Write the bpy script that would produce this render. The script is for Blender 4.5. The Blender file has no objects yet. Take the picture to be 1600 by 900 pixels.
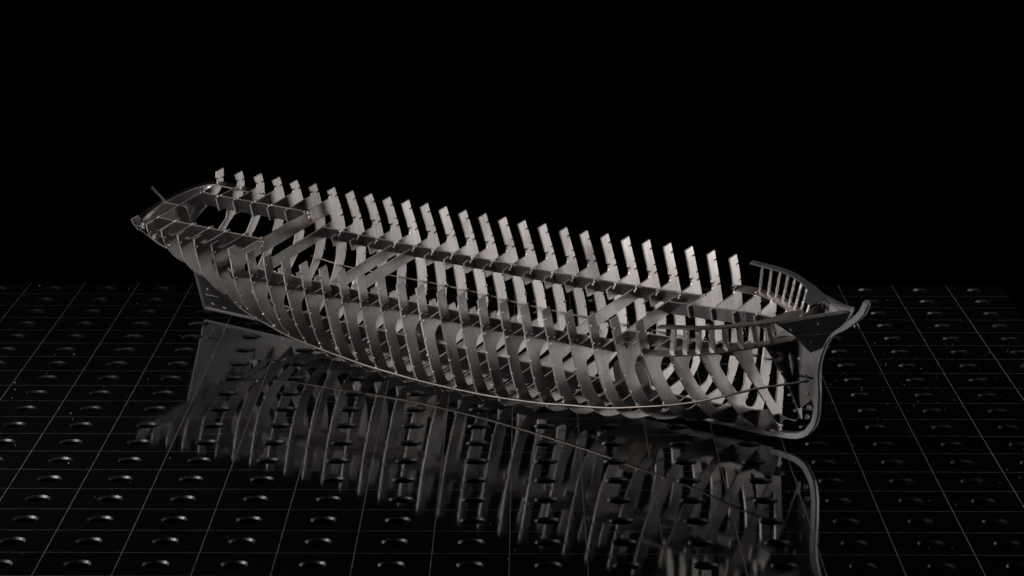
import bpy, bmesh, math, random
from mathutils import Vector, Matrix
from mathutils.geometry import tessellate_polygon

random.seed(7)
S = 0.05                      # one table cell = 50 mm
sc = bpy.context.scene
COL = sc.collection

# ------------------------------------------------------------------ camera
cam_d = bpy.data.cameras.new('camera')
cam = bpy.data.objects.new('camera', cam_d)
COL.objects.link(cam)
RIGHT = Vector((0.99998515, 0.00515422, 0.00177091))
DOWN = Vector((0.00279483, -0.20602175, -0.97854342))
FWD = Vector((-0.00467878, 0.97853384, -0.20603309))
cp = Vector((0.19881992, -52.04707963, 11.09062109)) * S
cam.matrix_world = Matrix(((RIGHT.x, -DOWN.x, -FWD.x, cp.x), (RIGHT.y, -DOWN.y, -FWD.y, cp.y),
                           (RIGHT.z, -DOWN.z, -FWD.z, cp.z), (0, 0, 0, 1)))
cam_d.sensor_width = 36.0
cam_d.lens = 4551.08 / 1600 * 36.0
cam_d.clip_start = 0.05
cam_d.clip_end = 60
cam_d.dof.use_dof = True
cam_d.dof.focus_distance = 48.5 * S
cam_d.dof.aperture_fstop = 64
sc.camera = cam

# ------------------------------------------------------------------ world: a black studio
w = bpy.data.worlds.new('World'); sc.world = w; w.use_nodes = True
w.node_tree.nodes['Background'].inputs[0].default_value = (0.0, 0.0, 0.0, 1)
w.node_tree.nodes['Background'].inputs[1].default_value = 0.0

# ------------------------------------------------------------------ lamps
def area(name, loc, target, sx, sy, power, color):
    d = bpy.data.lights.new(name, 'AREA'); d.shape = 'RECTANGLE'
    d.size = sx * S; d.size_y = sy * S; d.energy = power; d.color = color
    o = bpy.data.objects.new(name, d); COL.objects.link(o)
    o.location = Vector(loc) * S
    v = (Vector(target) - Vector(loc)).normalized()
    o.rotation_euler = v.to_track_quat('-Z', 'Y').to_euler()
    return o
area('softbox_right', (15.5, -5.9, 1.45), (0, -4, 1.2), 7, 2.2, 0.68, (1.0, 0.95, 0.925))
area('softbox_high', (14, 5, 9), (2, -6, 1.0), 5, 5, 1.5, (1.0, 0.955, 0.93))
area('softbox_left', (-13, -13, 8.5), (-3, -5, 0.8), 5, 4, 3.5, (1.0, 0.98, 0.97))
area('softbox_left_low', (-18, -7, 2.6), (-4, -4, 0.8), 4, 3, 0.8, (1.0, 0.98, 0.97))
area('softbox_overhead', (0, -9, 24), (0, -7, 0), 30, 7, 0.9, (0.98, 0.985, 1.0))

sc.view_settings.view_transform = 'Standard'
sc.view_settings.look = 'None'
sc.view_settings.exposure = 0.0
sc.view_settings.gamma = 1.0

# ------------------------------------------------------------------ materials
def nodes_of(name):
    m = bpy.data.materials.new(name); m.use_nodes = True
    nt = m.node_tree
    return m, nt, nt.nodes['Principled BSDF'], nt.nodes, nt.links

def steel(name, base, rough=0.36, var=0.25, stain=None, stain_amt=0.0, bump=0.15, brush=(30, 40, 1.6)):
    m, nt, b, N, L = nodes_of(name)
    b.inputs['Metallic'].default_value = 1.0
    tc = N.new('ShaderNodeTexCoord'); oi = N.new('ShaderNodeObjectInfo')
    off = N.new('ShaderNodeVectorMath'); off.operation = 'ADD'
    mul = N.new('ShaderNodeVectorMath'); mul.operation = 'SCALE'; mul.inputs[3].default_value = 7.0
    comb = N.new('ShaderNodeCombineXYZ')
    for k in range(3): L.new(oi.outputs['Random'], comb.inputs[k])
    L.new(comb.outputs[0], mul.inputs[0])
    L.new(tc.outputs['Object'], off.inputs[0]); L.new(mul.outputs[0], off.inputs[1])
    n1 = N.new('ShaderNodeTexNoise'); n1.inputs['Scale'].default_value = 16; n1.inputs['Detail'].default_value = 3
    n1.inputs['Roughness'].default_value = 0.62
    L.new(off.outputs[0], n1.inputs['Vector'])
    # brushed streaks
    mp = N.new('ShaderNodeMapping'); mp.inputs['Scale'].default_value = [x * 12 for x in brush]
    mp.inputs['Rotation'].default_value = (0.35, 0, 0)
    L.new(off.outputs[0], mp.inputs['Vector'])
    n2 = N.new('ShaderNodeTexNoise'); n2.inputs['Scale'].default_value = 2.0; n2.inputs['Detail'].default_value = 3
    L.new(mp.outputs[0], n2.inputs['Vector'])
    r1 = N.new('ShaderNodeMapRange'); r1.inputs[1].default_value = 0.3; r1.inputs[2].default_value = 0.7
    r1.inputs[3].default_value = 1 - var; r1.inputs[4].default_value = 1 + var
    L.new(n1.outputs[0], r1.inputs[0])
    r3 = N.new('ShaderNodeMapRange'); r3.inputs[1].default_value = 0.3; r3.inputs[2].default_value = 0.7
    r3.inputs[3].default_value = 0.86; r3.inputs[4].default_value = 1.14
    L.new(n2.outputs[0], r3.inputs[0])
    mm = N.new('ShaderNodeMath'); mm.operation = 'MULTIPLY'
    L.new(r1.outputs[0], mm.inputs[0]); L.new(r3.outputs[0], mm.inputs[1])
    # each plate a little different
    r4 = N.new('ShaderNodeMapRange'); r4.inputs[3].default_value = 0.86; r4.inputs[4].default_value = 1.12
    L.new(oi.outputs['Random'], r4.inputs[0])
    m2 = N.new('ShaderNodeMath'); m2.operation = 'MULTIPLY'
    L.new(mm.outputs[0], m2.inputs[0]); L.new(r4.outputs[0], m2.inputs[1])
    cm = N.new('ShaderNodeVectorMath'); cm.operation = 'SCALE'; cm.inputs[0].default_value = base
    L.new(m2.outputs[0], cm.inputs[3])
    out = cm.outputs[0]
    if stain:
        n3 = N.new('ShaderNodeTexNoise'); n3.inputs['Scale'].default_value = 38; n3.inputs['Detail'].default_value = 4
        L.new(off.outputs[0], n3.inputs['Vector'])
        r5 = N.new('ShaderNodeMapRange'); r5.inputs[1].default_value = 0.52; r5.inputs[2].default_value = 0.72
        r5.inputs[4].default_value = stain_amt
        L.new(n3.outputs[0], r5.inputs[0])
        mx = N.new('ShaderNodeMix'); mx.data_type = 'RGBA'
        L.new(r5.outputs[0], mx.inputs[0]); L.new(out, mx.inputs[6]); mx.inputs[7].default_value = (*stain, 1)
        out = mx.outputs[2]
    L.new(out, b.inputs['Base Color'])
    rr = N.new('ShaderNodeMapRange'); rr.inputs[1].default_value = 0.25; rr.inputs[2].default_value = 0.75
    rr.inputs[3].default_value = rough - 0.07; rr.inputs[4].default_value = rough + 0.09
    L.new(n1.outputs[0], rr.inputs[0]); L.new(rr.outputs[0], b.inputs['Roughness'])
    bp = N.new('ShaderNodeBump'); bp.inputs['Strength'].default_value = bump; bp.inputs['Distance'].default_value = 0.0004
    L.new(n2.outputs[0], bp.inputs['Height']); L.new(bp.outputs[0], b.inputs['Normal'])
    return m

M_RIB = steel('brushed_steel', (0.44, 0.421, 0.413), 0.29, 0.28, (0.30, 0.24, 0.19), 0.30, 0.08, (30, 36, 1.4))
M_BEAM = steel('brushed_steel_beam', (0.46, 0.44, 0.432), 0.31, 0.22, (0.30, 0.22, 0.16), 0.3)
M_HEAT = steel('heat_tinted_steel', (0.42, 0.38, 0.34), 0.36, 0.3, (0.26, 0.17, 0.10), 0.6)
def splice_mat():
    m = steel('heat_tinted_splice', (0.47, 0.44, 0.42), 0.31, 0.2)
    nt = m.node_tree; N = nt.nodes; L = nt.links; b = N['Principled BSDF']
    src = b.inputs['Base Color'].links[0].from_socket
    tc = N.new('ShaderNodeTexCoord'); sx = N.new('ShaderNodeSeparateXYZ'); L.new(tc.outputs['Object'], sx.inputs[0])
    ab = N.new('ShaderNodeMath'); ab.operation = 'ABSOLUTE'; L.new(sx.outputs[1], ab.inputs[0])
    nz = N.new('ShaderNodeTexNoise'); nz.inputs['Scale'].default_value = 60; L.new(tc.outputs['Object'], nz.inputs['Vector'])
    ad = N.new('ShaderNodeMath'); ad.operation = 'MULTIPLY_ADD'; L.new(nz.outputs[0], ad.inputs[0]); ad.inputs[1].default_value = 0.008; L.new(ab.outputs[0], ad.inputs[2])
    mr = N.new('ShaderNodeMapRange'); mr.inputs[1].default_value = 0.022; mr.inputs[2].default_value = 0.031; mr.inputs[4].default_value = 0.75
    L.new(ad.outputs[0], mr.inputs[0])
    mx = N.new('ShaderNodeMix'); mx.data_type = 'RGBA'; L.new(mr.outputs[0], mx.inputs[0]); L.new(src, mx.inputs[6]); mx.inputs[7].default_value = (0.30, 0.19, 0.10, 1)
    L.new(mx.outputs[2], b.inputs['Base Color'])
    return m
M_SPLICE = splice_mat()
M_BAR = steel('round_bar_steel', (0.27, 0.25, 0.235), 0.40, 0.25, (0.33, 0.20, 0.11), 0.5)
M_DIRTY = steel('ground_steel', (0.52, 0.47, 0.43), 0.50, 0.35, (0.22, 0.15, 0.10), 0.6, 0.4)
M_STEM = steel('stem_bar_steel', (0.50, 0.485, 0.485), 0.48, 0.12)
M_WELD = steel('weld_metal', (0.80, 0.75, 0.70), 0.34, 0.3, (0.20, 0.12, 0.07), 0.5)
M_EDGE = steel('laser_cut_edge', (0.74, 0.70, 0.68), 0.58, 0.3, (0.3, 0.22, 0.16), 0.3, 0.3)
M_POST = steel('rough_cut_steel', (0.86, 0.82, 0.77), 0.46, 0.25, (0.30, 0.22, 0.15), 0.45, 0.7)

def table_mat():
    m, nt, b, N, L = nodes_of('black_nitrided_steel')
    b.inputs['Base Color'].default_value = (0.0035, 0.0035, 0.0037, 1)
    b.inputs['IOR'].default_value = 1.55
    tc = N.new('ShaderNodeTexCoord')
    n1 = N.new('ShaderNodeTexNoise'); n1.inputs['Scale'].default_value = 9; n1.inputs['Detail'].default_value = 7
    n1.inputs['Roughness'].default_value = 0.65
    L.new(tc.outputs['Object'], n1.inputs['Vector'])
    rr = N.new('ShaderNodeMapRange'); rr.inputs[1].default_value = 0.3; rr.inputs[2].default_value = 0.7
    rr.inputs[3].default_value = 0.03; rr.inputs[4].default_value = 0.075
    L.new(n1.outputs[0], rr.inputs[0]); L.new(rr.outputs[0], b.inputs['Roughness'])
    n2 = N.new('ShaderNodeTexNoise'); n2.inputs['Scale'].default_value = 14; n2.inputs['Detail'].default_value = 2
    L.new(tc.outputs['Object'], n2.inputs['Vector'])
    bp = N.new('ShaderNodeBump'); bp.inputs['Strength'].default_value = 0.03; bp.inputs['Distance'].default_value = 0.0006
    L.new(n2.outputs[0], bp.inputs['Height']); L.new(bp.outputs[0], b.inputs['Normal'])
    return m
M_TABLE = table_mat()

def line_mat():
    m, nt, b, N, L = nodes_of('engraved_groove')
    tc = N.new('ShaderNodeTexCoord')
    n1 = N.new('ShaderNodeTexNoise'); n1.inputs['Scale'].default_value = 60; n1.inputs['Detail'].default_value = 5
    L.new(tc.outputs['Object'], n1.inputs['Vector'])
    r = N.new('ShaderNodeValToRGB')
    r.color_ramp.elements[0].position = 0.3; r.color_ramp.elements[0].color = (0.04, 0.038, 0.036, 1)
    r.color_ramp.elements[1].position = 0.75; r.color_ramp.elements[1].color = (0.18, 0.17, 0.158, 1)
    L.new(n1.outputs[0], r.inputs[0]); L.new(r.outputs[0], b.inputs['Base Color'])
    b.inputs['Roughness'].default_value = 0.6; b.inputs['Metallic'].default_value = 0.3
    return m
M_LINE = line_mat()

def hole_mat():
    m, nt, b, N, L = nodes_of('machined_bore')
    b.inputs['Base Color'].default_value = (0.05, 0.049, 0.048, 1); b.inputs['Metallic'].default_value = 1.0
    tc = N.new('ShaderNodeTexCoord')
    n1 = N.new('ShaderNodeTexNoise'); n1.inputs['Scale'].default_value = 120
    L.new(tc.outputs['Object'], n1.inputs['Vector'])
    rr = N.new('ShaderNodeMapRange'); rr.inputs[3].default_value = 0.25; rr.inputs[4].default_value = 0.5
    L.new(n1.outputs[0], rr.inputs[0]); L.new(rr.outputs[0], b.inputs['Roughness'])
    return m
M_HOLE = hole_mat()
def dust_mat():
    m, nt, b, N, L = nodes_of('dust')
    b.inputs['Base Color'].default_value = (0.45, 0.42, 0.40, 1); b.inputs['Roughness'].default_value = 0.8
    return m
M_DUST = dust_mat()

# ------------------------------------------------------------------ helpers
def link(name, me, mat, parent=None):
    o = bpy.data.objects.new(name, me); COL.objects.link(o)
    if mat and not me.materials: me.materials.append(mat)
    if parent: o.parent = parent
    return o
def mesh(name, verts, faces):
    me = bpy.data.meshes.new(name); me.from_pydata([tuple(v) for v in verts], [], faces); me.update()
    return me
def lerp_tab(tab, x):
    """piecewise cubic (Catmull-Rom with finite tangents) on [(x, v), ...]"""
    if x <= tab[0][0]: return tab[0][1]
    if x >= tab[-1][0]: return tab[-1][1]
    for k in range(len(tab) - 1):
        x0, v0 = tab[k]; x1, v1 = tab[k + 1]
        if x <= x1:
            h = x1 - x0; d = (v1 - v0) / h
            def slope(a, b_, c):
                da = (b_[1] - a[1]) / (b_[0] - a[0]); dc = (c[1] - b_[1]) / (c[0] - b_[0])
                if da * dc <= 0: return 0.0
                return 2 * da * dc / (da + dc)
            m0 = slope(tab[k - 1], tab[k], tab[k + 1]) if k > 0 else d
            m1 = slope(tab[k], tab[k + 1], tab[k + 2]) if k + 2 < len(tab) else d
            t = (x - x0) / h
            return (2*t**3 - 3*t*t + 1) * v0 + (t**3 - 2*t*t + t) * h * m0 + (-2*t**3 + 3*t*t) * v1 + (t**3 - t*t) * h * m1
def plate(loops, to3, thick_vec):
    """loops: [outer, hole, ...] of 2-D points; to3 maps to 3-D; extruded by +-thick_vec/2. returns verts, faces"""
    pts = [Vector((p[0], p[1], 0)) for l in loops for p in l]
    tris = tessellate_polygon([[Vector((p[0], p[1], 0)) for p in l] for l in loops])
    n = len(pts); h = Vector(thick_vec) * 0.5
    base = [Vector(to3(p.x, p.y)) for p in pts]
    V = [b + h for b in base] + [b - h for b in base]
    Fc = []
    for a, b, c in tris:
        Fc.append((a, b, c)); Fc.append((c + n, b + n, a + n))
    s = 0
    for l in loops:
        k = len(l)
        for i in range(k):
            a, b = s + i, s + (i + 1) % k
            Fc.append((a, b, b + n, a + n))
        s += k
    return V, Fc
def edged(me, loops):
    """second material on the cut edges of a plate"""
    me.materials.append(M_EDGE)
    k = sum(len(l) for l in loops); n = len(me.polygons)
    for p in list(me.polygons)[n - k:]: p.material_index = 1
def fix(me):
    bm = bmesh.new(); bm.from_mesh(me)
    bmesh.ops.recalc_face_normals(bm, faces=bm.faces); bm.to_mesh(me); bm.free(); me.update()
    return me
def sweep(path, prof, closed_prof=True, ups=None):
    """sweep 2-D profile (a: side, b: up) along 3-D path; ups optional list of up vectors"""
    V, Fc = [], []
    n = len(path); k = len(prof)
    for i, p in enumerate(path):
        p = Vector(p)
        t = (Vector(path[min(i + 1, n - 1)]) - Vector(path[max(i - 1, 0)])).normalized()
        up = Vector(ups[i]) if ups else Vector((0, 0, 1))
        side = t.cross(up)
        if side.length < 1e-5: side = t.cross(Vector((0, 1, 0)))
        side.normalize(); u = side.cross(t).normalized()
        for a, b in prof: V.append(p + side * a + u * b)
    for i in range(n - 1):
        for j in range(k):
            a = i * k + j; b = i * k + (j + 1) % k
            Fc.append((a, b, b + k, a + k))
    Fc.append(tuple(range(k - 1, -1, -1))); Fc.append(tuple(range((n - 1) * k, n * k)))
    return V, Fc
def circ(r, n=8): return [(r * math.cos(2 * math.pi * i / n), r * math.sin(2 * math.pi * i / n)) for i in range(n)]
def rect(wd, ht): return [(-wd / 2, -ht / 2), (wd / 2, -ht / 2), (wd / 2, ht / 2), (-wd / 2, ht / 2)]
def blob(V, Fc, c, r, sq=(1, 1, 1)):
    """small irregular weld bead (octa-based)"""
    s = len(V)
    rings = [(-1, 0), (-0.55, 0.8), (0.35, 0.95), (0.85, 0.55), (1, 0)]
    n = 6
    V.append(Vector(c) + Vector((0, 0, -r * sq[2])))
    for z, q in rings[1:4]:
        for j in range(n):
            a = 2 * math.pi * j / n + random.random() * 0.5
            rr = r * q * random.uniform(0.8, 1.2)
            V.append(Vector(c) + Vector((rr * math.cos(a) * sq[0], rr * math.sin(a) * sq[1], z * r * sq[2])))
    V.append(Vector(c) + Vector((0, 0, r * sq[2])))
    for j in range(n): Fc.append((s, s + 1 + (j + 1) % n, s + 1 + j))
    for q in range(2):
        for j in range(n):
            a = s + 1 + q * n + j; b = s + 1 + q * n + (j + 1) % n
            Fc.append((a, b, b + n, a + n))
    e = s + 1 + 3 * n
    for j in range(n): Fc.append((e - n + j, e - n + (j + 1) % n, e))

# ================================================================== THE TABLE
table = bpy.data.objects.new('welding_table', None); COL.objects.link(table)
table['label'] = 'glossy black perforated welding table with engraved square grid under the ship frame'
table['category'] = 'table'
TX0, TX1, TY0, TY1 = -11, 9, -19, 1
HR, CH, NS = 0.150, 0.027, 28
GW = 0.0055
def ring(r, z): return [Vector((r * math.cos(2 * math.pi * k / NS + math.pi / 4), r * math.sin(2 * math.pi * k / NS + math.pi / 4), z)) for k in range(NS)]
V, Fc = [], []
q = 0.5 - GW
for ix in range(TX0, TX1):
    for iy in range(TY0, TY1):
        c = Vector((ix + 0.5, iy + 0.5, 0)); s = len(V)
        r = ring(HR + CH, 0)
        sqv = []
        for v in r:                                       # the point of the square border on the same ray
            m_ = max(abs(v.x), abs(v.y)); sqv.append(Vector((v.x / m_ * q, v.y / m_ * (0.5 - 1.0 * GW), 0)))
        V += [(c + v) * S for v in r] + [(c + v) * S for v in sqv] + [(c + v + Vector((0, 0, -0.014))) * S for v in sqv]
        for k in range(NS):
            k2 = (k + 1) % NS
            Fc.append((s + k, s + NS + k, s + NS + k2, s + k2))
            Fc.append((s + NS + k, s + 2 * NS + k, s + 2 * NS + k2, s + NS + k2))
# sides and underside of the slab
s = len(V); e = 0.0
for z in (-0.0145, -2.0):
    for x, y in ((TX0 + GW, TY0 + GW), (TX1 - GW, TY0 + GW), (TX1 - GW, TY1 - GW), (TX0 + GW, TY1 - GW)): V.append(Vector((x, y, z)) * S)
for k in range(4): Fc.append((s + k, s + (k + 1) % 4, s + 4 + (k + 1) % 4, s + 4 + k))
Fc.append((s + 7, s + 6, s + 5, s + 4))
link('top_plate', fix(mesh('top_plate', V, Fc)), M_TABLE, table)
# holes: chamfer and bore
r0, r1, r2 = ring(HR + CH, 0), ring(HR, -CH), ring(HR, -0.24)
hv = [v * S for v in r0 + r1 + r2]
hf = []
for k in range(NS):
    k2 = (k + 1) % NS
    hf.append((k, k2, NS + k2, NS + k)); hf.append((NS + k, NS + k2, 2 * NS + k2, 2 * NS + k))
hm = mesh('hole', hv, hf); hm.materials.append(M_HOLE)
for p in hm.polygons: p.use_smooth = False
RM = Matrix((RIGHT, DOWN, FWD))
def px(P):
    q_ = RM @ (Vector(P) * S - cp); return 800 + 4551 * q_.x / q_.z, 450 + 4551 * q_.y / q_.z
rest_v, rest_f = [], []
for ix in range(TX0, TX1):
    for iy in range(TY0, TY1):
        u, v = px((ix + 0.5, iy + 0.5, 0))
        if -20 < u < 1620 and v < 915:
            o = bpy.data.objects.new('hole', hm); COL.objects.link(o); o.parent = table
            o.location = Vector((ix + 0.5, iy + 0.5, 0)) * S
        else:
            s = len(rest_v)
            rest_v += [h + Vector((ix + 0.5, iy + 0.5, 0)) * S for h in hv]
            rest_f += [tuple(a + s for a in f) for f in hf]
o = link('hole_rows_beyond', mesh('hole_rows_beyond', rest_v, rest_f), M_HOLE, table); o['kind'] = 'stuff'
# engraved lines
def strip(x0, y0, x1, y1, z, wf=1.0):
    dx, dy = x1 - x0, y1 - y0; l = math.hypot(dx, dy); nx, ny = -dy / l * GW * wf, dx / l * GW * wf
    n = 40
    Vv = []; Ff = []
    for i in range(n + 1):
        t = i / n; j = 1 + random.uniform(-0.12, 0.12)
        for sg in (1, -1): Vv.append(Vector((x0 + dx * t + sg * nx * j, y0 + dy * t + sg * ny * j, z)) * S)
    for i in range(n): Ff.append((2 * i, 2 * i + 1, 2 * i + 3, 2 * i + 2))
    return Vv, Ff
for ix in range(TX0 + 1, TX1):
    link('engraved_line', mesh('engraved_line', *strip(ix, TY0, ix, TY1, -0.0005)), M_LINE, table)
for iy in range(TY0 + 1, TY1):
    link('engraved_line', mesh('engraved_line', *strip(TX0, iy, TX1, iy, -0.0007, 1.0)), M_LINE, table)

# ================================================================== THE SHIP
ship = bpy.data.objects.new('ship_frame', None); COL.objects.link(ship)
ship['label'] = 'bare steel skeleton of a sailing ship hull lying heeled over on the black table'
ship['category'] = 'ship model'
FX = ((0.7323550563588623, 0.6515359219526219, -0.19788131248542523),
      (-0.6809226097246236, 0.7004550810184733, -0.21379213980221992),
      (-0.0006862881432428123, 0.29131361430724606, 0.9566273606414535))
P0 = Vector((-5.413663, -1.70956, 0.1065)) * S
ship.matrix_world = Matrix(((*FX[0], P0.x), (*FX[1], P0.y), (*FX[2], P0.z), (0, 0, 0, 1)))
DX = 0.44219259
TH = 0.030
def L3(f, y, z): return Vector((f * DX, y, z)) * S       # frame number, port, up -> local metres

# half breadths: frame -> [(z, b)]
MID = [(0.08, 0.02), (0.10, 0.30), (0.12, 0.50), (0.14, 0.70), (0.20, 0.99), (0.28, 1.19), (0.36, 1.27), (0.45, 1.315), (0.6, 1.345), (0.8, 1.36),
       (1.0, 1.36), (1.2, 1.36), (1.4, 1.355), (1.6, 1.345), (1.8, 1.325), (2.0, 1.305), (2.15, 1.29)]
HULL = {
 0: [(1.55, 0.02), (1.65, 0.22), (1.8, 0.65), (1.94, 0.96), (2.11, 1.06), (2.25, 1.10)],
 1: [(1.02, 0.02), (1.2, 0.2), (1.38, 0.42), (1.47, 0.54), (1.61, 0.80), (1.75, 0.96), (1.9, 1.07), (2.07, 1.14), (2.23, 1.14)],
 2: [(0.62, 0.02), (0.85, 0.16), (1.05, 0.38), (1.24, 0.62), (1.52, 0.95), (1.6, 1.02), (1.82, 1.14), (1.94, 1.18), (2.07, 1.2), (2.23, 1.19)],
 3: [(0.34, 0.02), (0.6, 0.14), (0.8, 0.34), (1.0, 0.6), (1.2, 0.84), (1.4, 1.04), (1.61, 1.16), (1.72, 1.2), (1.86, 1.22), (2.05, 1.22), (2.2, 1.21)],
 4: [(0.2, 0.02), (0.4, 0.14), (0.6, 0.36), (0.8, 0.64), (1.0, 0.89), (1.09, 0.98), (1.25, 1.09), (1.43, 1.18), (1.65, 1.25), (1.82, 1.25), (2.05, 1.24), (2.19, 1.22)],
 5: [(0.12, 0.02), (0.3, 0.18), (0.45, 0.38), (0.6, 0.61), (0.75, 0.82), (0.86, 0.95), (0.95, 1.04), (1.17, 1.17), (1.37, 1.23), (1.62, 1.27), (1.85, 1.27), (2.17, 1.25)],
 6: [(0.1, 0.02), (0.2, 0.2), (0.35, 0.5), (0.5, 0.74), (0.65, 0.92), (0.77, 1.03), (0.98, 1.17), (1.17, 1.24), (1.34, 1.28), (1.69, 1.30), (1.9, 1.28), (2.15, 1.26)],
 7: [(0.09, 0.02), (0.14, 0.2), (0.22, 0.45), (0.35, 0.7), (0.5, 0.9), (0.73, 1.09), (0.93, 1.2), (1.15, 1.27), (1.35, 1.31), (1.61, 1.315), (1.8, 1.30), (2.15, 1.27)],
 8: [(0.08, 0.02), (0.12, 0.25), (0.18, 0.52), (0.3, 0.82), (0.45, 1.0), (0.67, 1.16), (0.9, 1.265), (1.21, 1.32), (1.34, 1.325), (1.6, 1.33), (1.93, 1.31), (2.14, 1.28)],
 10: [(0.08, 0.02), (0.10, 0.25), (0.13, 0.5), (0.17, 0.75), (0.25, 1.0), (0.4, 1.16), (0.6, 1.26), (0.8, 1.31), (1.0, 1.34), (1.32, 1.345), (1.7, 1.33), (1.97, 1.305), (2.14, 1.295)],
 13: MID, 19: MID,
 22: [(0.08, 0.02), (0.10, 0.22), (0.12, 0.38), (0.15, 0.55), (0.2, 0.75), (0.24, 0.89), (0.32, 1.02), (0.45, 1.13), (0.58, 1.205), (0.9, 1.30), (1.1, 1.31), (1.4, 1.30), (1.75, 1.29), (2.02, 1.28), (2.19, 1.28)],
 24: [(0.08, 0.02), (0.12, 0.3), (0.18, 0.53), (0.25, 0.71), (0.35, 0.87), (0.5, 1.0), (0.66, 1.11), (0.9, 1.20), (1.2, 1.25), (1.5, 1.26), (1.8, 1.26), (2.22, 1.255)],
 25: [(0.08, 0.02), (0.12, 0.24), (0.2, 0.47), (0.3, 0.66), (0.5, 0.88), (0.72, 1.03), (0.98, 1.12), (1.44, 1.20), (1.7, 1.215), (1.83, 1.22), (2.1, 1.225), (2.23, 1.23)],
 26: [(0.08, 0.02), (0.12, 0.17), (0.2, 0.35), (0.3, 0.51), (0.49, 0.72), (0.77, 0.91), (1.03, 1.02), (1.45, 1.13), (1.69, 1.17), (1.82, 1.19), (2.07, 1.205), (2.25, 1.20)],
 27: [(0.08, 0.02), (0.2, 0.24), (0.3, 0.36), (0.51, 0.56), (0.81, 0.74), (1.08, 0.88), (1.49, 1.02), (1.69, 1.08), (1.9, 1.11)],
 28: [(0.08, 0.02), (0.19, 0.10), (0.43, 0.30), (0.58, 0.40), (0.93, 0.59), (1.15, 0.70), (1.53, 0.85), (1.67, 0.90), (1.9, 0.97)],
 29: [(0.10, 0.012), (0.21, 0.04), (0.51, 0.15), (0.66, 0.21), (1.0, 0.35), (1.2, 0.45), (1.58, 0.62), (1.7, 0.67), (1.9, 0.76)],
 30: [(0.40, 0.012), (0.74, 0.08), (1.1, 0.18), (1.33, 0.28), (1.59, 0.38), (1.9, 0.52)],
}
HK = sorted(HULL)
def bz(f, z):
    if f <= HK[0]: return lerp_tab(HULL[HK[0]], z)
    if f >= HK[-1]: return lerp_tab(HULL[HK[-1]], z)
    for a, b in zip(HK, HK[1:]):
        if f <= b:
            t = (f - a) / (b - a)
            return (1 - t) * lerp_tab(HULL[a], z) + t * lerp_tab(HULL[b], z)
def zlow(f):
    for a, b in zip(HK, HK[1:]):
        if f <= b:
            t = (f - a) / (b - a); return (1 - t) * HULL[a][0][0] + t * HULL[b][0][0]
SHEER = [(0, 2.25), (1, 2.23), (2, 2.215), (3, 2.2), (4, 2.19), (5, 2.17), (6, 2.155), (8, 2.143), (12, 2.14), (18, 2.145), (20, 2.165), (22, 2.19), (24, 2.22), (26, 2.245)]
DECK = [(6, 1.60), (9, 1.58), (12, 1.57), (19, 1.575), (22, 1.605), (25, 1.655), (27, 1.70), (29, 1.76)]
POOP = [(0, 2.035), (1, 2.02), (6, 2.015)]

def zs_list(z0, z1):
    """dense sampling with more points near the bottom"""
    base = [0.08, 0.09, 0.1, 0.11, 0.12, 0.13, 0.14, 0.16, 0.18, 0.2, 0.23, 0.26, 0.29, 0.32, 0.36, 0.4, 0.45, 0.5, 0.55, 0.6, 0.7, 0.8, 0.9, 1.0, 1.1, 1.2, 1.3, 1.4, 1.5, 1.6, 1.7, 1.8, 1.9, 2.0, 2.1, 2.2]
    return [z0] + [z for z in base if z0 + 0.008 < z < z1 - 0.02] + [z1]
def outer_path(f, zt, notches):
    """top -> bottom along the port outer edge with square notches cut in"""
    zz = zs_list(zlow(f), zt)[::-1]
    pts = [(bz(f, z), z) for z in zz]
    ev = []
    for z, wd, dp in notches:
        if z + wd < zt - 0.02 and z > zlow(f) + 0.05: ev.append((z, wd, dp))
    out = []
    for y, z in pts:
        if any(a - 0.012 < z < a + b_ + 0.012 for a, b_, _ in ev): continue
        out.append((y, z))
    for a, wd, dp in ev:
        sub = [(bz(f, a + wd), a + wd), (bz(f, a + wd) - dp, a + wd - 0.004), (bz(f, a) - dp, a + 0.004), (bz(f, a), a)]
        idx = next((i for i, p in enumerate(out) if p[1] < a), len(out))
        out[idx:idx] = sub
    return out
def arc(c, r, a0, a1, n=6):
    return [(c[0] + r * math.cos(math.radians(a0 + (a1 - a0) * i / n)), c[1] + r * math.sin(math.radians(a0 + (a1 - a0) * i / n))) for i in range(n + 1)]
def under(f, ztop, wside, zf, rk=0.2, ycut=0.0):
    """opening contour from (ycut, ztop) outwards round the knee, down the side, round the bilge to (0, zf)"""
    yi = lambda z: max(bz(f, z) - wside, 0.0)
    pts = []
    ys = yi(ztop - rk)
    cx = ys - rk
    if cx > ycut + 0.03:
        pts.append((ycut, ztop))
        pts += arc((cx, ztop - rk), rk, 90, 5, 6)
    else:
        pts.append((ycut, ztop))
        pts.append((max(ycut + 0.02, ys * 0.8), ztop - 0.03))
        pts.append((ys, ztop - rk))
    z = ztop - rk - 0.06
    rb = 0.17
    while z > zf + rb and yi(z) > 0.12:
        pts.append((yi(z), z)); z -= 0.08
    y0 = yi(max(z, zf + 0.03)) if z > zf + rb else yi(zf + rb)
    if z > zf + rb:                       # V shaped: sides run together
        zf = z - 0.05
        pts.append((max(y0 * 0.5, 0.03), z - 0.03))
    else:
        for k in range(1, 7):
            a = math.radians(15 * k)
            pts.append((max(y0 - rb * (1 - math.cos(a)) * 1.25, 0.04), zf + rb * (1 - math.sin(a))))
    pts.append((0, min(zf, pts[-1][1])))
    return pts
mir = lambda pts: [(-y, z) for y, z in pts]

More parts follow.
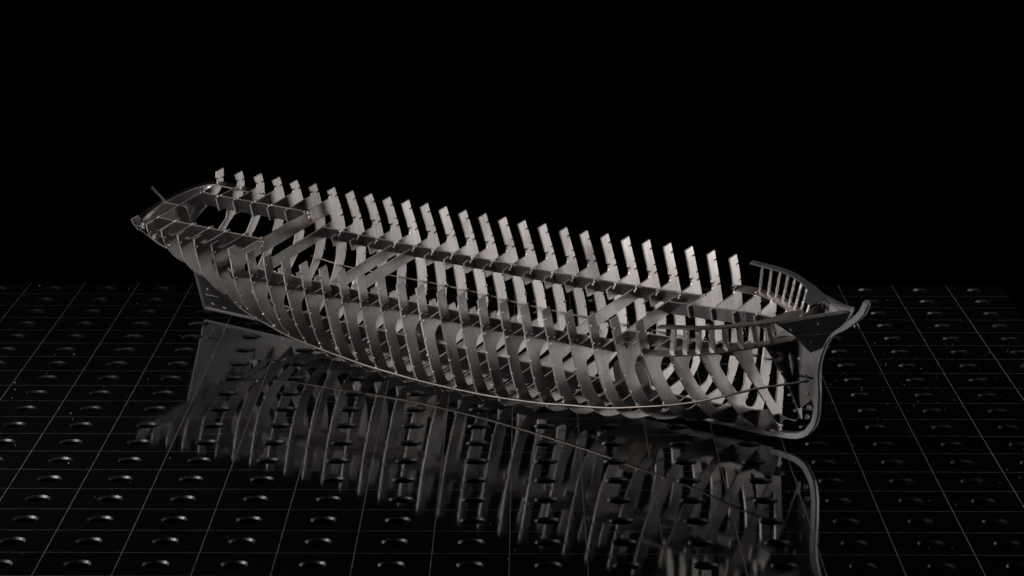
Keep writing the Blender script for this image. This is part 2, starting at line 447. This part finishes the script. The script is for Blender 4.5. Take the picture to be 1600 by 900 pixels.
ZF = 0.335
ribs = {}
def add_rib(f):
    loops = []; zd0 = lerp_tab(DECK, f)
    if f <= 26: zt = lerp_tab(SHEER, f)
    else: zt = {27: 1.775, 28: 1.80, 29: 1.825, 30: 1.85}[f]
    nt = [(zt - 0.165, 0.03, 0.055)]
    if f >= 6: nt += [(zd0 + 0.14, 0.026, 0.04), (zd0 + 0.01, 0.032, 0.065)]
    nt += [(1.28, 0.035, 0.03), (0.98, 0.03, 0.028), (0.70, 0.03, 0.03), (0.42, 0.02, 0.03)]
    if f > 26: nt = nt[3:] + [(1.55, 0.03, 0.03)]
    out = outer_path(f, zt, nt)
    zd = lerp_tab(DECK, f)
    hasfull = f in (10, 11, 22, 24)
    bw = 0.168                                   # bulwark width
    def bulwark(zstop):
        """from the tip's inner corner down to the deck arm top"""
        p = [(bz(f, zt) - bw, zt)]
        if f <= 6:
            zn = max(zt - 0.135, zstop + 0.042)
            p += [(bz(f, zn) - bw + 0.005, zn + 0.028), (bz(f, zn) - bw + 0.055, zn + 0.024), (bz(f, zn) - bw + 0.055, zn), (bz(f, zn) - bw + 0.012, zn - 0.004)]
        else:
            for z in (2.0, 1.9, 1.8): p.append((bz(f, z) - bw, z))
            zn = zstop + 0.085
            p += [(bz(f, zn) - bw - 0.012, zn + 0.045), (bz(f, zn) - bw - 0.012, zn + 0.034), (bz(f, zn) - bw + 0.055, zn + 0.030), (bz(f, zn) - bw + 0.055, zn), (bz(f, zn) - bw, zn - 0.003)]
        y = p[-1][0]
        p += [(y - 0.002, zstop + 0.028), (y - 0.018, zstop + 0.008), (y - 0.05, zstop)]
        return p
    if f == 0:
        top = bulwark(2.04) + [(0.55, 2.04), (0, 2.045)]
        loops = [top + mir(top[:-1])[::-1] + mir(out) + out[::-1]]
    elif f <= 5:
        zp = lerp_tab(POOP, f); ye = 0.44
        top = bulwark(zp) + [(0.60, zp), (0.53, zp + 0.004), (ye, zp), (ye, zp - 0.24), (ye + 0.16, zp - 0.25)]
        u = under(f, zp - 0.25, 0.22, max(ZF, zlow(f) + 0.22), 0.18, ye + 0.17)
        top += u[1:]
        loops = [top + mir(top[:-1])[::-1] + mir(out) + out[::-1]]
    elif f == 6:
        zp = 2.015
        top = bulwark(zp) + [(0.55, zp), (0, zp + 0.005)]
        loops = [top + mir(top[:-1])[::-1] + mir(out) + out[::-1]]
        h = [(0, 1.775), (0.9, 1.775)] + arc((0.96, 1.70), 0.075, 90, 0, 5) + [(1.035, 1.615), (0.9, 1.61), (0.0, 1.605)]
        loops.append(h + mir(h[1:-1])[::-1])
        u = under(f, zd - 0.18, 0.23, ZF + 0.05, 0.2, 0.0)
        loops.append(u + mir(u[1:-1])[::-1])
    elif hasfull:
        top = bulwark(zd) + [(0.85, zd), (0.79, zd), (0.785, zd - 0.03), (0.745, zd - 0.03), (0.745, zd - 0.055), (0.70, zd - 0.055), (0.70, zd), (0, zd + 0.012)]
        loops = [top + mir(top[:-1])[::-1] + mir(out) + out[::-1]]
        u = under(f, zd - 0.185, 0.205, ZF, 0.2, 0.0)
        loops.append(u + mir(u[1:-1])[::-1])
    elif f <= 25:
        ye = 0.58
        top = bulwark(zd) + [(0.85, zd), (0.79, zd), (0.785, zd - 0.03), (0.745, zd - 0.03), (0.745, zd - 0.055), (0.70, zd - 0.055), (0.70, zd - 0.004), (ye, zd - 0.008), (ye, zd - 0.18), (ye + 0.03, zd - 0.19)]
        if f == 25:
            ye = 0.42
            top = bulwark(zd) + [(0.85, zd), (ye, zd), (ye, zd - 0.18), (ye + 0.03, zd - 0.19)]
        u = under(f, zd - 0.19, 0.205 if f < 23 else 0.23, ZF, 0.2, ye + 0.1)
        top += u
        loops = [top + mir(top[:-1])[::-1] + mir(out) + out[::-1]]
    elif f <= 29:
        ye = {26: 0.42, 27: 0.40, 28: 0.38, 29: 0.30}[f]
        if f == 26: top = bulwark(zd) + [(0.8, zd)]
        else: top = [(bz(f, zt) - 0.1, zt), (bz(f, zt) - 0.14, zd + 0.03)]
        top += [(ye, zd), (ye, zd - 0.18)]
        if f < 29:
            u = under(f, zd - 0.19, 0.24, ZF + 0.1, 0.15, min(ye + 0.08, bz(f, zd - 0.34) - 0.45))
        else:
            u = [(0.31, 1.5), (0.30, 1.35), (0.2, 1.05), (0.1, 0.78), (0.0, 0.55)]
            top = top[:-1] + [(ye, zd - 0.12)]
        top += u
        loops = [top + mir(top[:-1])[::-1] + mir(out) + out[::-1]]
    else:
        top = [(bz(f, zt) - 0.02, zt), (0, zt + 0.01)]
        loops = [top + mir(top[:-1])[::-1] + mir(out) + out[::-1]]
        loops.append([(y, 1.35 + z) for y, z in [(0, .17), (.06, .1), (.07, -.05), (.03, -.22), (0, -.3), (-.03, -.22), (-.07, -.05), (-.06, .1)]])
    V, Fc = plate(loops, lambda y, z: Vector((0, y, z)) * S, (TH * S, 0, 0))
    me = fix(mesh('rib', V, Fc))
    me.materials.append(M_RIB); edged(me, loops)
    o = link('rib', me, M_RIB, ship)
    o.location = Vector((f * DX * S, 0, 0))
    o.rotation_euler = (0, math.radians(random.uniform(-0.25, 0.25)), math.radians(random.uniform(-0.35, 0.35)))
    ribs[f] = o
    return o
for f in range(31): add_rib(f)

# ------------------------------------------------------------------ longitudinals
def stringer(name, pts, depth, mat, lab=None):
    """pts: [(frame, y, ztop)] a thin vertical plate following the deck"""
    V, Fc = [], []
    h = TH * 0.5
    for f, y, z in pts:
        for yy, zz in ((y - h, z), (y + h, z), (y + h, z - depth), (y - h, z - depth)): V.append(L3(f, yy, zz))
    n = len(pts)
    for i in range(n - 1):
        for j in range(4): Fc.append((4 * i + j, 4 * i + (j + 1) % 4, 4 * i + 4 + (j + 1) % 4, 4 * i + 4 + j))
    Fc += [(0, 1, 2, 3), (4 * n - 1, 4 * n - 2, 4 * n - 3, 4 * n - 4)]
    me = fix(mesh(name, V, Fc)); me.materials.append(mat); me.materials.append(M_EDGE)
    for i in range(n - 1): me.polygons[4 * i].material_index = 1
    o = link(name, me, mat, ship)
    if lab: o['label'] = lab
    return o
fr = lambda a, b, st=0.5: [a + (b - a) * i / max(1, round((b - a) / st)) for i in range(max(1, round((b - a) / st)) + 1)]
for sg in (1, -1):
    stringer('deck_stringer', [(f, sg * 0.82, lerp_tab(DECK, f) + 0.004) for f in fr(6.04, 25.0)], 0.205, M_BEAM)
    stringer('deck_stringer', [(f, sg * (0.50 - 0.10 * max(0, (f - 27) / 2) ** 2), lerp_tab(DECK, f) + 0.004) for f in fr(24.04, 28.9)], 0.205, M_BEAM)
    stringer('poop_stringer', [(f, sg * (0.53 + 0.003 * f), lerp_tab(POOP, f) + 0.004) for f in fr(0.04, 5.96)], 0.24, M_BEAM)

# welds where stringers cross the ribs
def welds(parent, pts, rad=0.017, name='weld_beads'):
    V, Fc = [], []
    for p in pts: blob(V, Fc, Vector(p) * S, rad * S * random.uniform(0.7, 1.3))
    me = fix(mesh(name, V, Fc))
    for p in me.polygons: p.use_smooth = True
    o = link(name, me, M_WELD, parent); o['kind'] = 'stuff'; return o
BAR = [(4.4, 0.90, 0.93), (5, 0.95, 0.86), (6, 1.02, 0.77), (7, 1.09, 0.72), (8, 1.16, 0.67), (9, 1.215, 0.645), (11, 1.29, 0.60), (13, 1.335, 0.55), (16, 1.335, 0.505), (18, 1.325, 0.51),
       (21, 1.265, 0.56), (22, 1.21, 0.59), (23, 1.165, 0.62), (24, 1.12, 0.66), (25, 1.03, 0.715), (26, 0.90, 0.76), (27, 0.745, 0.82), (28, 0.58, 0.92), (29, 0.36, 1.01), (30, 0.17, 1.08), (30.75, 0.045, 1.13)]
bar_y = [(a, b) for a, b, c in BAR]; bar_z = [(a, c) for a, b, c in BAR]
for f, o in ribs.items():
    pts = []
    zd = lerp_tab(DECK, f); zp = lerp_tab(POOP, f)
    hx = TH * 0.5
    for sg in (1, -1):
        if 6 <= f <= 25: pts += [(hx, sg * 0.845, zd), (hx, sg * 0.795, zd), (-hx, sg * 0.845, zd), (-hx, sg * 0.795, zd - 0.002)]
        if 24 <= f <= 28: pts += [(hx, sg * 0.525, zd), (-hx, sg * 0.475, zd)]
        if f <= 6: pts += [(hx, sg * 0.555, zp), (-hx, sg * 0.505, zp)]
        if 5 <= f <= 29:
            y, z = lerp_tab(bar_y, f), lerp_tab(bar_z, f)
            for k in range(2): pts.append((random.choice((hx, -hx)), sg * (y + 0.015), z + random.uniform(-0.02, 0.03)))
        for z in (1.0, 0.72, 0.44, 0.3, 0.2):
            if z > zlow(f) + 0.15 and random.random() < 0.75: pts.append((random.choice((hx, -hx)) * 0.8, sg * (bz(f, z) + 0.002), z))
    if pts: welds(o, pts)

# bilge bars
for sg in (1, -1):
    path = [L3(f, sg * (lerp_tab(bar_y, f) + 0.030), lerp_tab(bar_z, f) - 0.012) for f in fr(4.5, 30.75, 0.25)]
    V, Fc = sweep(path, [(a * S, b * S) for a, b in circ(0.019, 8)])
    me = fix(mesh('bilge_bar', V, Fc))
    for p in me.polygons: p.use_smooth = True
    link('bilge_bar', me, M_BAR, ship)

def two_tone(me):
    me.materials.append(M_BEAM); me.materials.append(M_EDGE)
    for p in me.polygons:
        if len(p.vertices) == 4: p.material_index = 1
    return me
# ------------------------------------------------------------------ keel, deadwood, stem
STEM = [(28.6, 0.0), (29.0, 0.0), (29.45, 0.015), (29.75, 0.04), (30.03, 0.085), (30.25, 0.145), (30.43, 0.23), (30.62, 0.33), (30.74, 0.43), (30.88, 0.6), (30.98, 0.79), (31.05, 0.93), (31.1, 1.07), (31.19, 1.27),
        (31.27, 1.39), (31.37, 1.5), (31.54, 1.64), (31.7, 1.76), (31.9, 1.86), (32.2, 1.96), (32.5, 2.03), (32.75, 2.1), (32.97, 2.17), (33.22, 2.26), (33.44, 2.36), (33.58, 2.45), (33.68, 2.53)]
def offset2(path, d):
    out = []
    for i, p in enumerate(path):
        a = path[max(0, i - 1)]; b = path[min(len(path) - 1, i + 1)]
        tx, tz = (b[0] - a[0]) * DX, b[1] - a[1]; l = math.hypot(tx, tz)
        out.append((p[0] - tz / l * d / DX, p[1] + tx / l * d))
    return out
SI = offset2(STEM, 0.10)
to_cl = lambda f, z: L3(f, 0, z)
# keel and keelson plate with the forefoot and the stern deadwood as separate plates
keel = [(3.0, 0.03), (28.6, 0.03), (28.6, 0.42), (28.0, 0.37), (27.0, 0.345), (26.0, 0.335), (8.0, 0.335), (6.0, 0.36), (4.5, 0.42), (3.0, 0.5)]
V, Fc = plate([keel], to_cl, (0, TH * S, 0))
link('keel_plate', two_tone(fix(mesh('keel_plate', V, Fc))), None, ship)
def hole2(f, z, r, n=12): return [(f + r / DX * math.cos(2 * math.pi * i / n), z + r * math.sin(2 * math.pi * i / n)) for i in range(n)]
fore = [(28.6, 0.03)] + [p for p in SI if p[0] > 28.62 and p[1] < 1.72]
fore += [(31.1, 1.78), (30.0, 1.76), (29.99, 1.4), (29.98, 1.1), (29.97, 0.8), (29.98, 0.55), (29.94, 0.42), (29.75, 0.335), (29.4, 0.345), (29.0, 0.40), (28.6, 0.42)]
hs = [hole2(29.05, 0.2, 0.035), hole2(30.42, 1.42, 0.035), hole2(30.55, 1.16, 0.035), hole2(30.52, 0.86, 0.035), hole2(30.42, 0.62, 0.035), hole2(30.28, 0.45, 0.035)]
slots = [[(30.62, 0.745), (30.80, 0.745), (30.80, 0.765), (30.62, 0.765)], [(30.5, 0.585), (30.72, 0.585), (30.72, 0.605), (30.5, 0.605)]]
V, Fc = plate([fore] + hs + slots, to_cl, (0, 1.2 * TH * S, 0))
o = link('forefoot_plate', two_tone(fix(mesh('forefoot_plate', V, Fc))), None, ship); o['label'] = 'forefoot plate with a row of round holes'
aft = [(-0.12, 0.03), (3.0, 0.03), (3.0, 0.5), (2.5, 0.72), (1.8, 0.98), (1.2, 1.22), (0.6, 1.42), (0.1, 1.60), (-0.12, 1.62)]
hs = [hole2(0.42, 0.135, 0.03), hole2(0.32, 0.42, 0.025), [(1.0, 0.09), (1.22, 0.09), (1.22, 0.125), (1.0, 0.125)], [(0.1, 0.29), (0.85, 0.29), (0.85, 0.312), (0.1, 0.312)], hole2(0.75, 0.62, 0.03)]
V, Fc = plate([aft] + hs, to_cl, (0, 1.2 * TH * S, 0))
o = link('stern_deadwood', two_tone(fix(mesh('stern_deadwood', V, Fc))), None, ship); o['label'] = 'stern deadwood plate with slot and holes'
# keel band and stem bar
band = [L3(f, 0, 0.012) for f in fr(-0.16, 28.6, 1.2)]
V, Fc = sweep(band, [(a * S, b * S) for a, b in rect(0.075, 0.034)])
link('keel_band', fix(mesh('keel_band', V, Fc)), M_STEM, ship)
post = [L3(-0.16, 0, z) for z in (0.03, 0.4, 0.8, 1.2, 1.6)]
V, Fc = sweep(post, [(a * S, b * S) for a, b in rect(0.07, 0.05)], ups=[(1, 0, 0)] * 5)
link('sternpost', fix(mesh('sternpost', V, Fc)), M_STEM, ship)
mid = offset2(STEM, 0.055)
V, Fc = [], []
n = len(STEM)
prof_k = [(-0.04, 0.0), (-0.028, -0.0), (0.028, 0.0), (0.04, 0.0)]
for i in range(n):
    o_, i_ = STEM[i], SI[i]
    e_ = ((o_[0] * 0.82 + i_[0] * 0.18), (o_[1] * 0.82 + i_[1] * 0.18))
    for y, q_ in ((-0.032, i_), (-0.040, e_), (-0.026, o_), (0.026, o_), (0.040, e_), (0.032, i_)):
        V.append(L3(q_[0], y, q_[1]))
for i in range(n - 1):
    for j in range(6): Fc.append((6 * i + j, 6 * i + (j + 1) % 6, 6 * i + 6 + (j + 1) % 6, 6 * i + 6 + j))
Fc += [(0, 1, 2, 3, 4, 5), tuple(6 * n - 1 - k for k in range(6))]
stem = link('stem_bar', fix(mesh('stem_bar', V, Fc)), M_STEM, ship)
# ball under the stem head
V, Fc = [], []
c = L3(32.98, 0, 2.135); nn = 10
bm = bmesh.new(); bmesh.ops.create_uvsphere(bm, u_segments=14, v_segments=9, radius=0.042 * S)
bmesh.ops.translate(bm, verts=bm.verts, vec=c); me = bpy.data.meshes.new('stem_ball'); bm.to_mesh(me); bm.free()
for p in me.polygons: p.use_smooth = True
link('stem_ball', me, M_BAR, stem)

# ------------------------------------------------------------------ bow: covering board, rail, posts, cheeks
LOW = [(25.9, 1.20, 1.725), (27.1, 1.12, 1.77), (28.1, 0.985, 1.80), (29.0, 0.80, 1.825), (29.5, 0.66, 1.84), (30.2, 0.45, 1.855), (30.8, 0.24, 1.87), (31.25, 0.06, 1.88)]
UPR = [(26.8, 1.15, 2.225), (28.6, 0.99, 2.262), (30.1, 0.685, 2.29), (31.2, 0.40, 2.31), (32.3, 0.15, 2.37), (33.0, 0.04, 2.42)]
def strip_plate(name, tab, width, th, f0, f1, sg, mat, st=0.25, wtab=None):
    ty = [(a, b) for a, b, c in tab]; tz = [(a, c) for a, b, c in tab]
    V, Fc = [], []; ff = fr(f0, f1, st)
    for f in ff:
        y, z = lerp_tab(ty, f), lerp_tab(tz, f)
        wd = lerp_tab(wtab, f) if wtab else width
        d = (lerp_tab(ty, f + 0.05) - lerp_tab(ty, f - 0.05)) / (0.1 * DX) if f0 < f < f1 else 0
        yi = max(y - wd * math.hypot(1, d), 0.003)
        for yy, zz in ((y, z), (yi, z), (yi, z - th), (y, z - th)): V.append(L3(f, sg * yy, zz))
    n = len(ff)
    for i in range(n - 1):
        for j in range(4): Fc.append((4 * i + j, 4 * i + (j + 1) % 4, 4 * i + 4 + (j + 1) % 4, 4 * i + 4 + j))
    Fc += [(0, 1, 2, 3), (4 * n - 1, 4 * n - 2, 4 * n - 3, 4 * n - 4)]
    return link(name, fix(mesh(name, V, Fc)), mat, ship)
ly = [(a, b) for a, b, c in LOW]; lz = [(a, c) for a, b, c in LOW]
uy = [(a, b) for a, b, c in UPR]; uz = [(a, c) for a, b, c in UPR]
for sg in (1, -1):
    strip_plate('covering_board', LOW, 0.17, 0.024, 25.95, 30.7, sg, M_DIRTY)
    strip_plate('bow_rail', UPR, 0.085, 0.03, 26.85, 32.9, sg, M_STEM if sg > 0 else M_DIRTY, 0.2,
                [(26.8, 0.085), (29.6, 0.085), (30.2, 0.12), (30.8, 0.3), (31.1, 0.3), (31.15, 0.05), (33, 0.03)])
    for k, f in enumerate((27.1, 27.56, 28.0, 28.44, 28.87, 29.3, 29.74, 30.16)):
        b0 = L3(f, sg * (lerp_tab(ly, f) - 0.075), lerp_tab(lz, f) - 0.002)
        ft = f + 0.30
        b1 = L3(ft, sg * (lerp_tab(uy, ft) - 0.045), lerp_tab(uz, ft) - 0.03)
        n = 9; path = [b0.lerp(b1, i / n) for i in range(n + 1)]
        V, Fc = sweep(path, [(a * S, b * S) for a, b in (rect(0.050, 0.078) if sg < 0 else rect(0.030, 0.030))], ups=[(1, 0, 0)] * (n + 1))
        V = [v + Vector((random.uniform(-1, 1), random.uniform(-1, 1), 0)) * 0.004 * S for v in V]
        po = link('rail_post', fix(mesh('rail_post', V, Fc)), M_POST, ship)
    # cheek panels between rail and stem
    A = L3(30.72, sg * (lerp_tab(uy, 30.72) + 0.004), lerp_tab(uz, 30.72) - 0.035)
    B = L3(32.95, sg * 0.045, 2.385)
    C = L3(31.05, sg * 0.075, 1.60)
    D = L3(31.52, sg * 0.045, 1.70)
    Mi = L3(30.87, sg * 0.27, 1.95)
    st1 = [L3(f_, sg * 0.043, z_) for f_, z_ in ((31.75, 1.85), (32.0, 1.98))]
    st2 = [L3(f_, sg * 0.043, z_) for f_, z_ in ((32.3, 2.07), (32.65, 2.2))]
    tk = Vector((0, sg * 0.02, 0)) * S
    def panel(name, pts, lab):
        V = list(pts) + [p - tk for p in pts]; n = len(pts)
        Fc = [tuple(range(n)), tuple(range(2 * n - 1, n - 1, -1))] + [(i, (i + 1) % n, n + (i + 1) % n, n + i) for i in range(n)]
        bm = bmesh.new(); vs = [bm.verts.new(v) for v in V]
        for f_ in Fc: bm.faces.new([vs[k] for k in f_])
        bmesh.ops.recalc_face_normals(bm, faces=bm.faces); bmesh.ops.triangulate(bm, faces=bm.faces)
        me = bpy.data.meshes.new(name); bm.to_mesh(me); bm.free()
        o = link(name, me, M_STEM, ship); o['label'] = lab; return o
    up = panel('cheek_panel', [A, B, st2[1], st2[0], st1[1], Mi + (st1[1] - Mi) * 0.02], 'upper bow cheek panel under the rail')
    lo = panel('cheek_panel', [Mi - Vector((0, sg * 0.012, 0.006)) * S, st1[1] - Vector((0, sg * 0.004, 0.010)) * S, st1[0], D, C], 'lower bow cheek panel beside the stem')
    def rivets(parent, pts):
        V, Fc = [], []
        for p in pts: blob(V, Fc, p, 0.02 * S, (1, 0.5, 1))
        link('rivet', fix(mesh('rivet', V, Fc)), M_STEM, parent)['kind'] = 'stuff'
    rivets(up, [A.lerp(B, 0.18) + Vector((0, 0, -0.13)) * S, A.lerp(B, 0.55) + Vector((0, 0, -0.10)) * S])
    rivets(lo, [Mi.lerp(st1[0], 0.5) + Vector((0, 0, -0.06)) * S, C.lerp(D, 0.4) + Vector((0, 0, 0.05)) * S])
# knighthead plate closing the rails across the bow
V = [L3(31.05, -0.36, 2.20), L3(31.05, 0.36, 2.20), L3(31.05, 0.30, 2.06), L3(31.05, -0.30, 2.06)]
V += [v + Vector((-0.03, 0, 0)) * S for v in V]
link('bow_bulkhead', fix(mesh('bow_bulkhead', V, [(0, 1, 2, 3), (7, 6, 5, 4), (0, 1, 5, 4), (1, 2, 6, 5), (2, 3, 7, 6), (3, 0, 4, 7)])), M_DIRTY, ship)

# ------------------------------------------------------------------ stern ring, trunk, rudder stock
def ring_pt(t, ax, by, z, side_len):
    """t 0..1: from starboard frame 2 round the stern to port frame 2"""
    pass
ZR = 2.045
outp, inp = [], []
for f in (2.0, 1.5, 1.0, 0.5):
    outp.append((f, -(lerp_tab([(0, 0.985), (1, 1.10), (2, 1.165)], f)))); inp.append((f, -(lerp_tab([(0, 0.84), (1, 0.965), (2, 1.04)], f))))
for k in range(0, 25):
    a = math.pi * k / 24
    outp.append((-1.2 * math.sin(a), -0.985 * math.cos(a))); inp.append((-0.88 * math.sin(a), -0.84 * math.cos(a)))
for f in (0.5, 1.0, 1.5, 2.0):
    outp.append((f, lerp_tab([(0, 0.985), (1, 1.10), (2, 1.165)], f))); inp.append((f, lerp_tab([(0, 0.84), (1, 0.965), (2, 1.04)], f)))
ZRt = lambda f: ZR if f <= 0 else ZR - 0.085 * f
V, Fc = [], []
n = len(outp)
for (fo, yo), (fi, yi) in zip(outp, inp):
    for f_, y_, z_ in ((fo, yo, ZRt(fo)), (fi, yi, ZRt(fi)), (fi, yi, ZRt(fi) - 0.026), (fo, yo, ZRt(fo) - 0.026)): V.append(L3(f_, y_, z_))
for i in range(n - 1):
    for j in range(4): Fc.append((4 * i + j, 4 * i + (j + 1) % 4, 4 * i + 4 + (j + 1) % 4, 4 * i + 4 + j))
Fc += [(0, 1, 2, 3), (4 * n - 1, 4 * n - 2, 4 * n - 3, 4 * n - 4)]
me = fix(mesh('stern_ring', V, Fc)); me.materials.append(M_BEAM); me.materials.append(M_EDGE)
for i in range(n - 1): me.polygons[4 * i + 1].material_index = 1; me.polygons[4 * i + 3].material_index = 1
ringo = link('stern_ring', me, None, ship)
ringo['label'] = 'flat curved ring plate round the stern'
V, Fc = [], []
sel = [i for i in range(n) if inp[i][0] <= 0.01]
for i in sel:
    f_, y_ = inp[i]; s_ = 1.03
    for ss, zz in ((1.0, ZR - 0.027), (1.03, ZR - 0.027), (0.95, ZR - 0.15), (0.92, ZR - 0.15)): V.append(L3(f_ * ss * 1.02, y_ * ss * 1.02, zz))
for i in range(len(sel) - 1):
    for j in range(4): Fc.append((4 * i + j, 4 * i + (j + 1) % 4, 4 * i + 4 + (j + 1) % 4, 4 * i + 4 + j))
link('counter_band', fix(mesh('counter_band', V, Fc)), M_BEAM, ship)
trunk = [(-0.95, 2.02), (0.2, 2.02), (0.3, 2.0), (0.36, 1.95), (0.36, 1.72), (0.0, 1.62), (-0.3, 1.75), (-0.85, 1.93)]
V, Fc = plate([trunk], to_cl, (0, TH * S, 0)); link('rudder_trunk', two_tone(fix(mesh('rudder_trunk', V, Fc))), None, ship)
V, Fc = sweep([L3(-0.92, 0, 2.03), L3(-1.24, 0, 2.16), L3(-1.55, 0, 2.28)], [(a * S, b * S) for a, b in rect(0.045, 0.022)])
link('rudder_stock', fix(mesh('rudder_stock', V, Fc)), M_BEAM, ship)
pts = []
for f, sgs in ((0, (1, -1)), (1, (1, -1)), (2, (1, -1))):
    for sg in sgs:
        for k in range(6): pts.append((f * DX + random.uniform(-0.03, 0.05), sg * (lerp_tab([(0, 0.93), (1, 1.04), (2, 1.12)], f) + random.uniform(-0.05, 0.03)), ZRt(f) + random.uniform(-0.01, 0.03)))
welds(ringo, pts, 0.022)

# ------------------------------------------------------------------ splice of the break beam: welded, heat tinted middle piece
V, Fc = plate([[(-0.60, 1.772), (0.60, 1.772), (0.60, 2.018), (-0.60, 2.018)]], lambda y, z: Vector((0, y, z)) * S, (TH * 1.25 * S, 0, 0))
sp = link('beam_splice', fix(mesh('beam_splice', V, Fc)), M_SPLICE, ship); sp.location = Vector((6 * DX + 0.006, 0, 0)) * S
sp['label'] = 'spliced middle of the break beam with heat tint at both welds'
pts = []
for sg in (1, -1):
    for dy, z in ((-0.02, 1.98), (0.015, 1.955), (0.02, 1.93), (-0.005, 1.91), (-0.02, 1.885), (0.01, 1.865)): pts.append((TH * 0.6, sg * 0.57 + dy, z))
welds(sp, pts, 0.031)

# ------------------------------------------------------------------ mast steps standing on the keelson
def mast_step(f, hgt):
    pr = [(-0.9, 0.0), (0.9, 0.0), (0.9, hgt * 0.55), (0.75, hgt * 0.85), (0.5, hgt), (-0.5, hgt), (-0.75, hgt * 0.85), (-0.9, hgt * 0.55)]
    hl = [(0.22 / 1 * math.cos(a), hgt * 0.55 + 0.09 * math.sin(a)) for a in [2 * math.pi * k / 12 for k in range(12)]]
    for sg in (1, -1):
        V, Fc = plate([pr, hl], lambda a, z: Vector((a * DX * 0.9, sg * 0.10, z)) * S, (0, TH * S, 0))
        o = link('mast_step', fix(mesh('mast_step', V, Fc)), M_HEAT, ship); o.location = Vector((f * DX, 0, ZF + 0.0)) * S
for f, h in ((12.5, 0.42), (22.9, 0.5)): mast_step(f, h)

# ------------------------------------------------------------------ dust on the table
V, Fc = [], []
for k in range(420):
    x = random.uniform(-9, 9); y = random.uniform(-16.5, 0.8)
    if random.random() < 0.5: x = random.gauss(6.0, 1.6); y = random.gauss(-6.5, 2.2)
    if not (-10.8 < x < 8.9 and -18 < y < 0.9): continue
    fx, fy = abs(x % 1 - 0.5), abs(y % 1 - 0.5)
    if math.hypot(fx, fy) < 0.19: continue
    r = random.choice((0.003, 0.005, 0.006, 0.009)); a = random.random() * 6.28; s = len(V)
    for j in range(4):
        V.append(Vector((x + r * random.uniform(0.6, 1.6) * math.cos(a + j * 1.57), y + r * random.uniform(0.6, 1.6) * math.sin(a + j * 1.57), 0.001 + 0.4 * r)) * S)
    V.append(Vector((x, y, 0.001 + 1.4 * r)) * S); V.append(Vector((x, y, 0.0008)) * S)
    for j in range(4): Fc.append((s + j, s + (j + 1) % 4, s + 4)); Fc.append((s + (j + 1) % 4, s + j, s + 5))
o = link('dust', mesh('dust', V, Fc), M_DUST)
o['kind'] = 'stuff'; o['label'] = 'fine pale dust specks scattered on the black table'; o['category'] = 'dust'
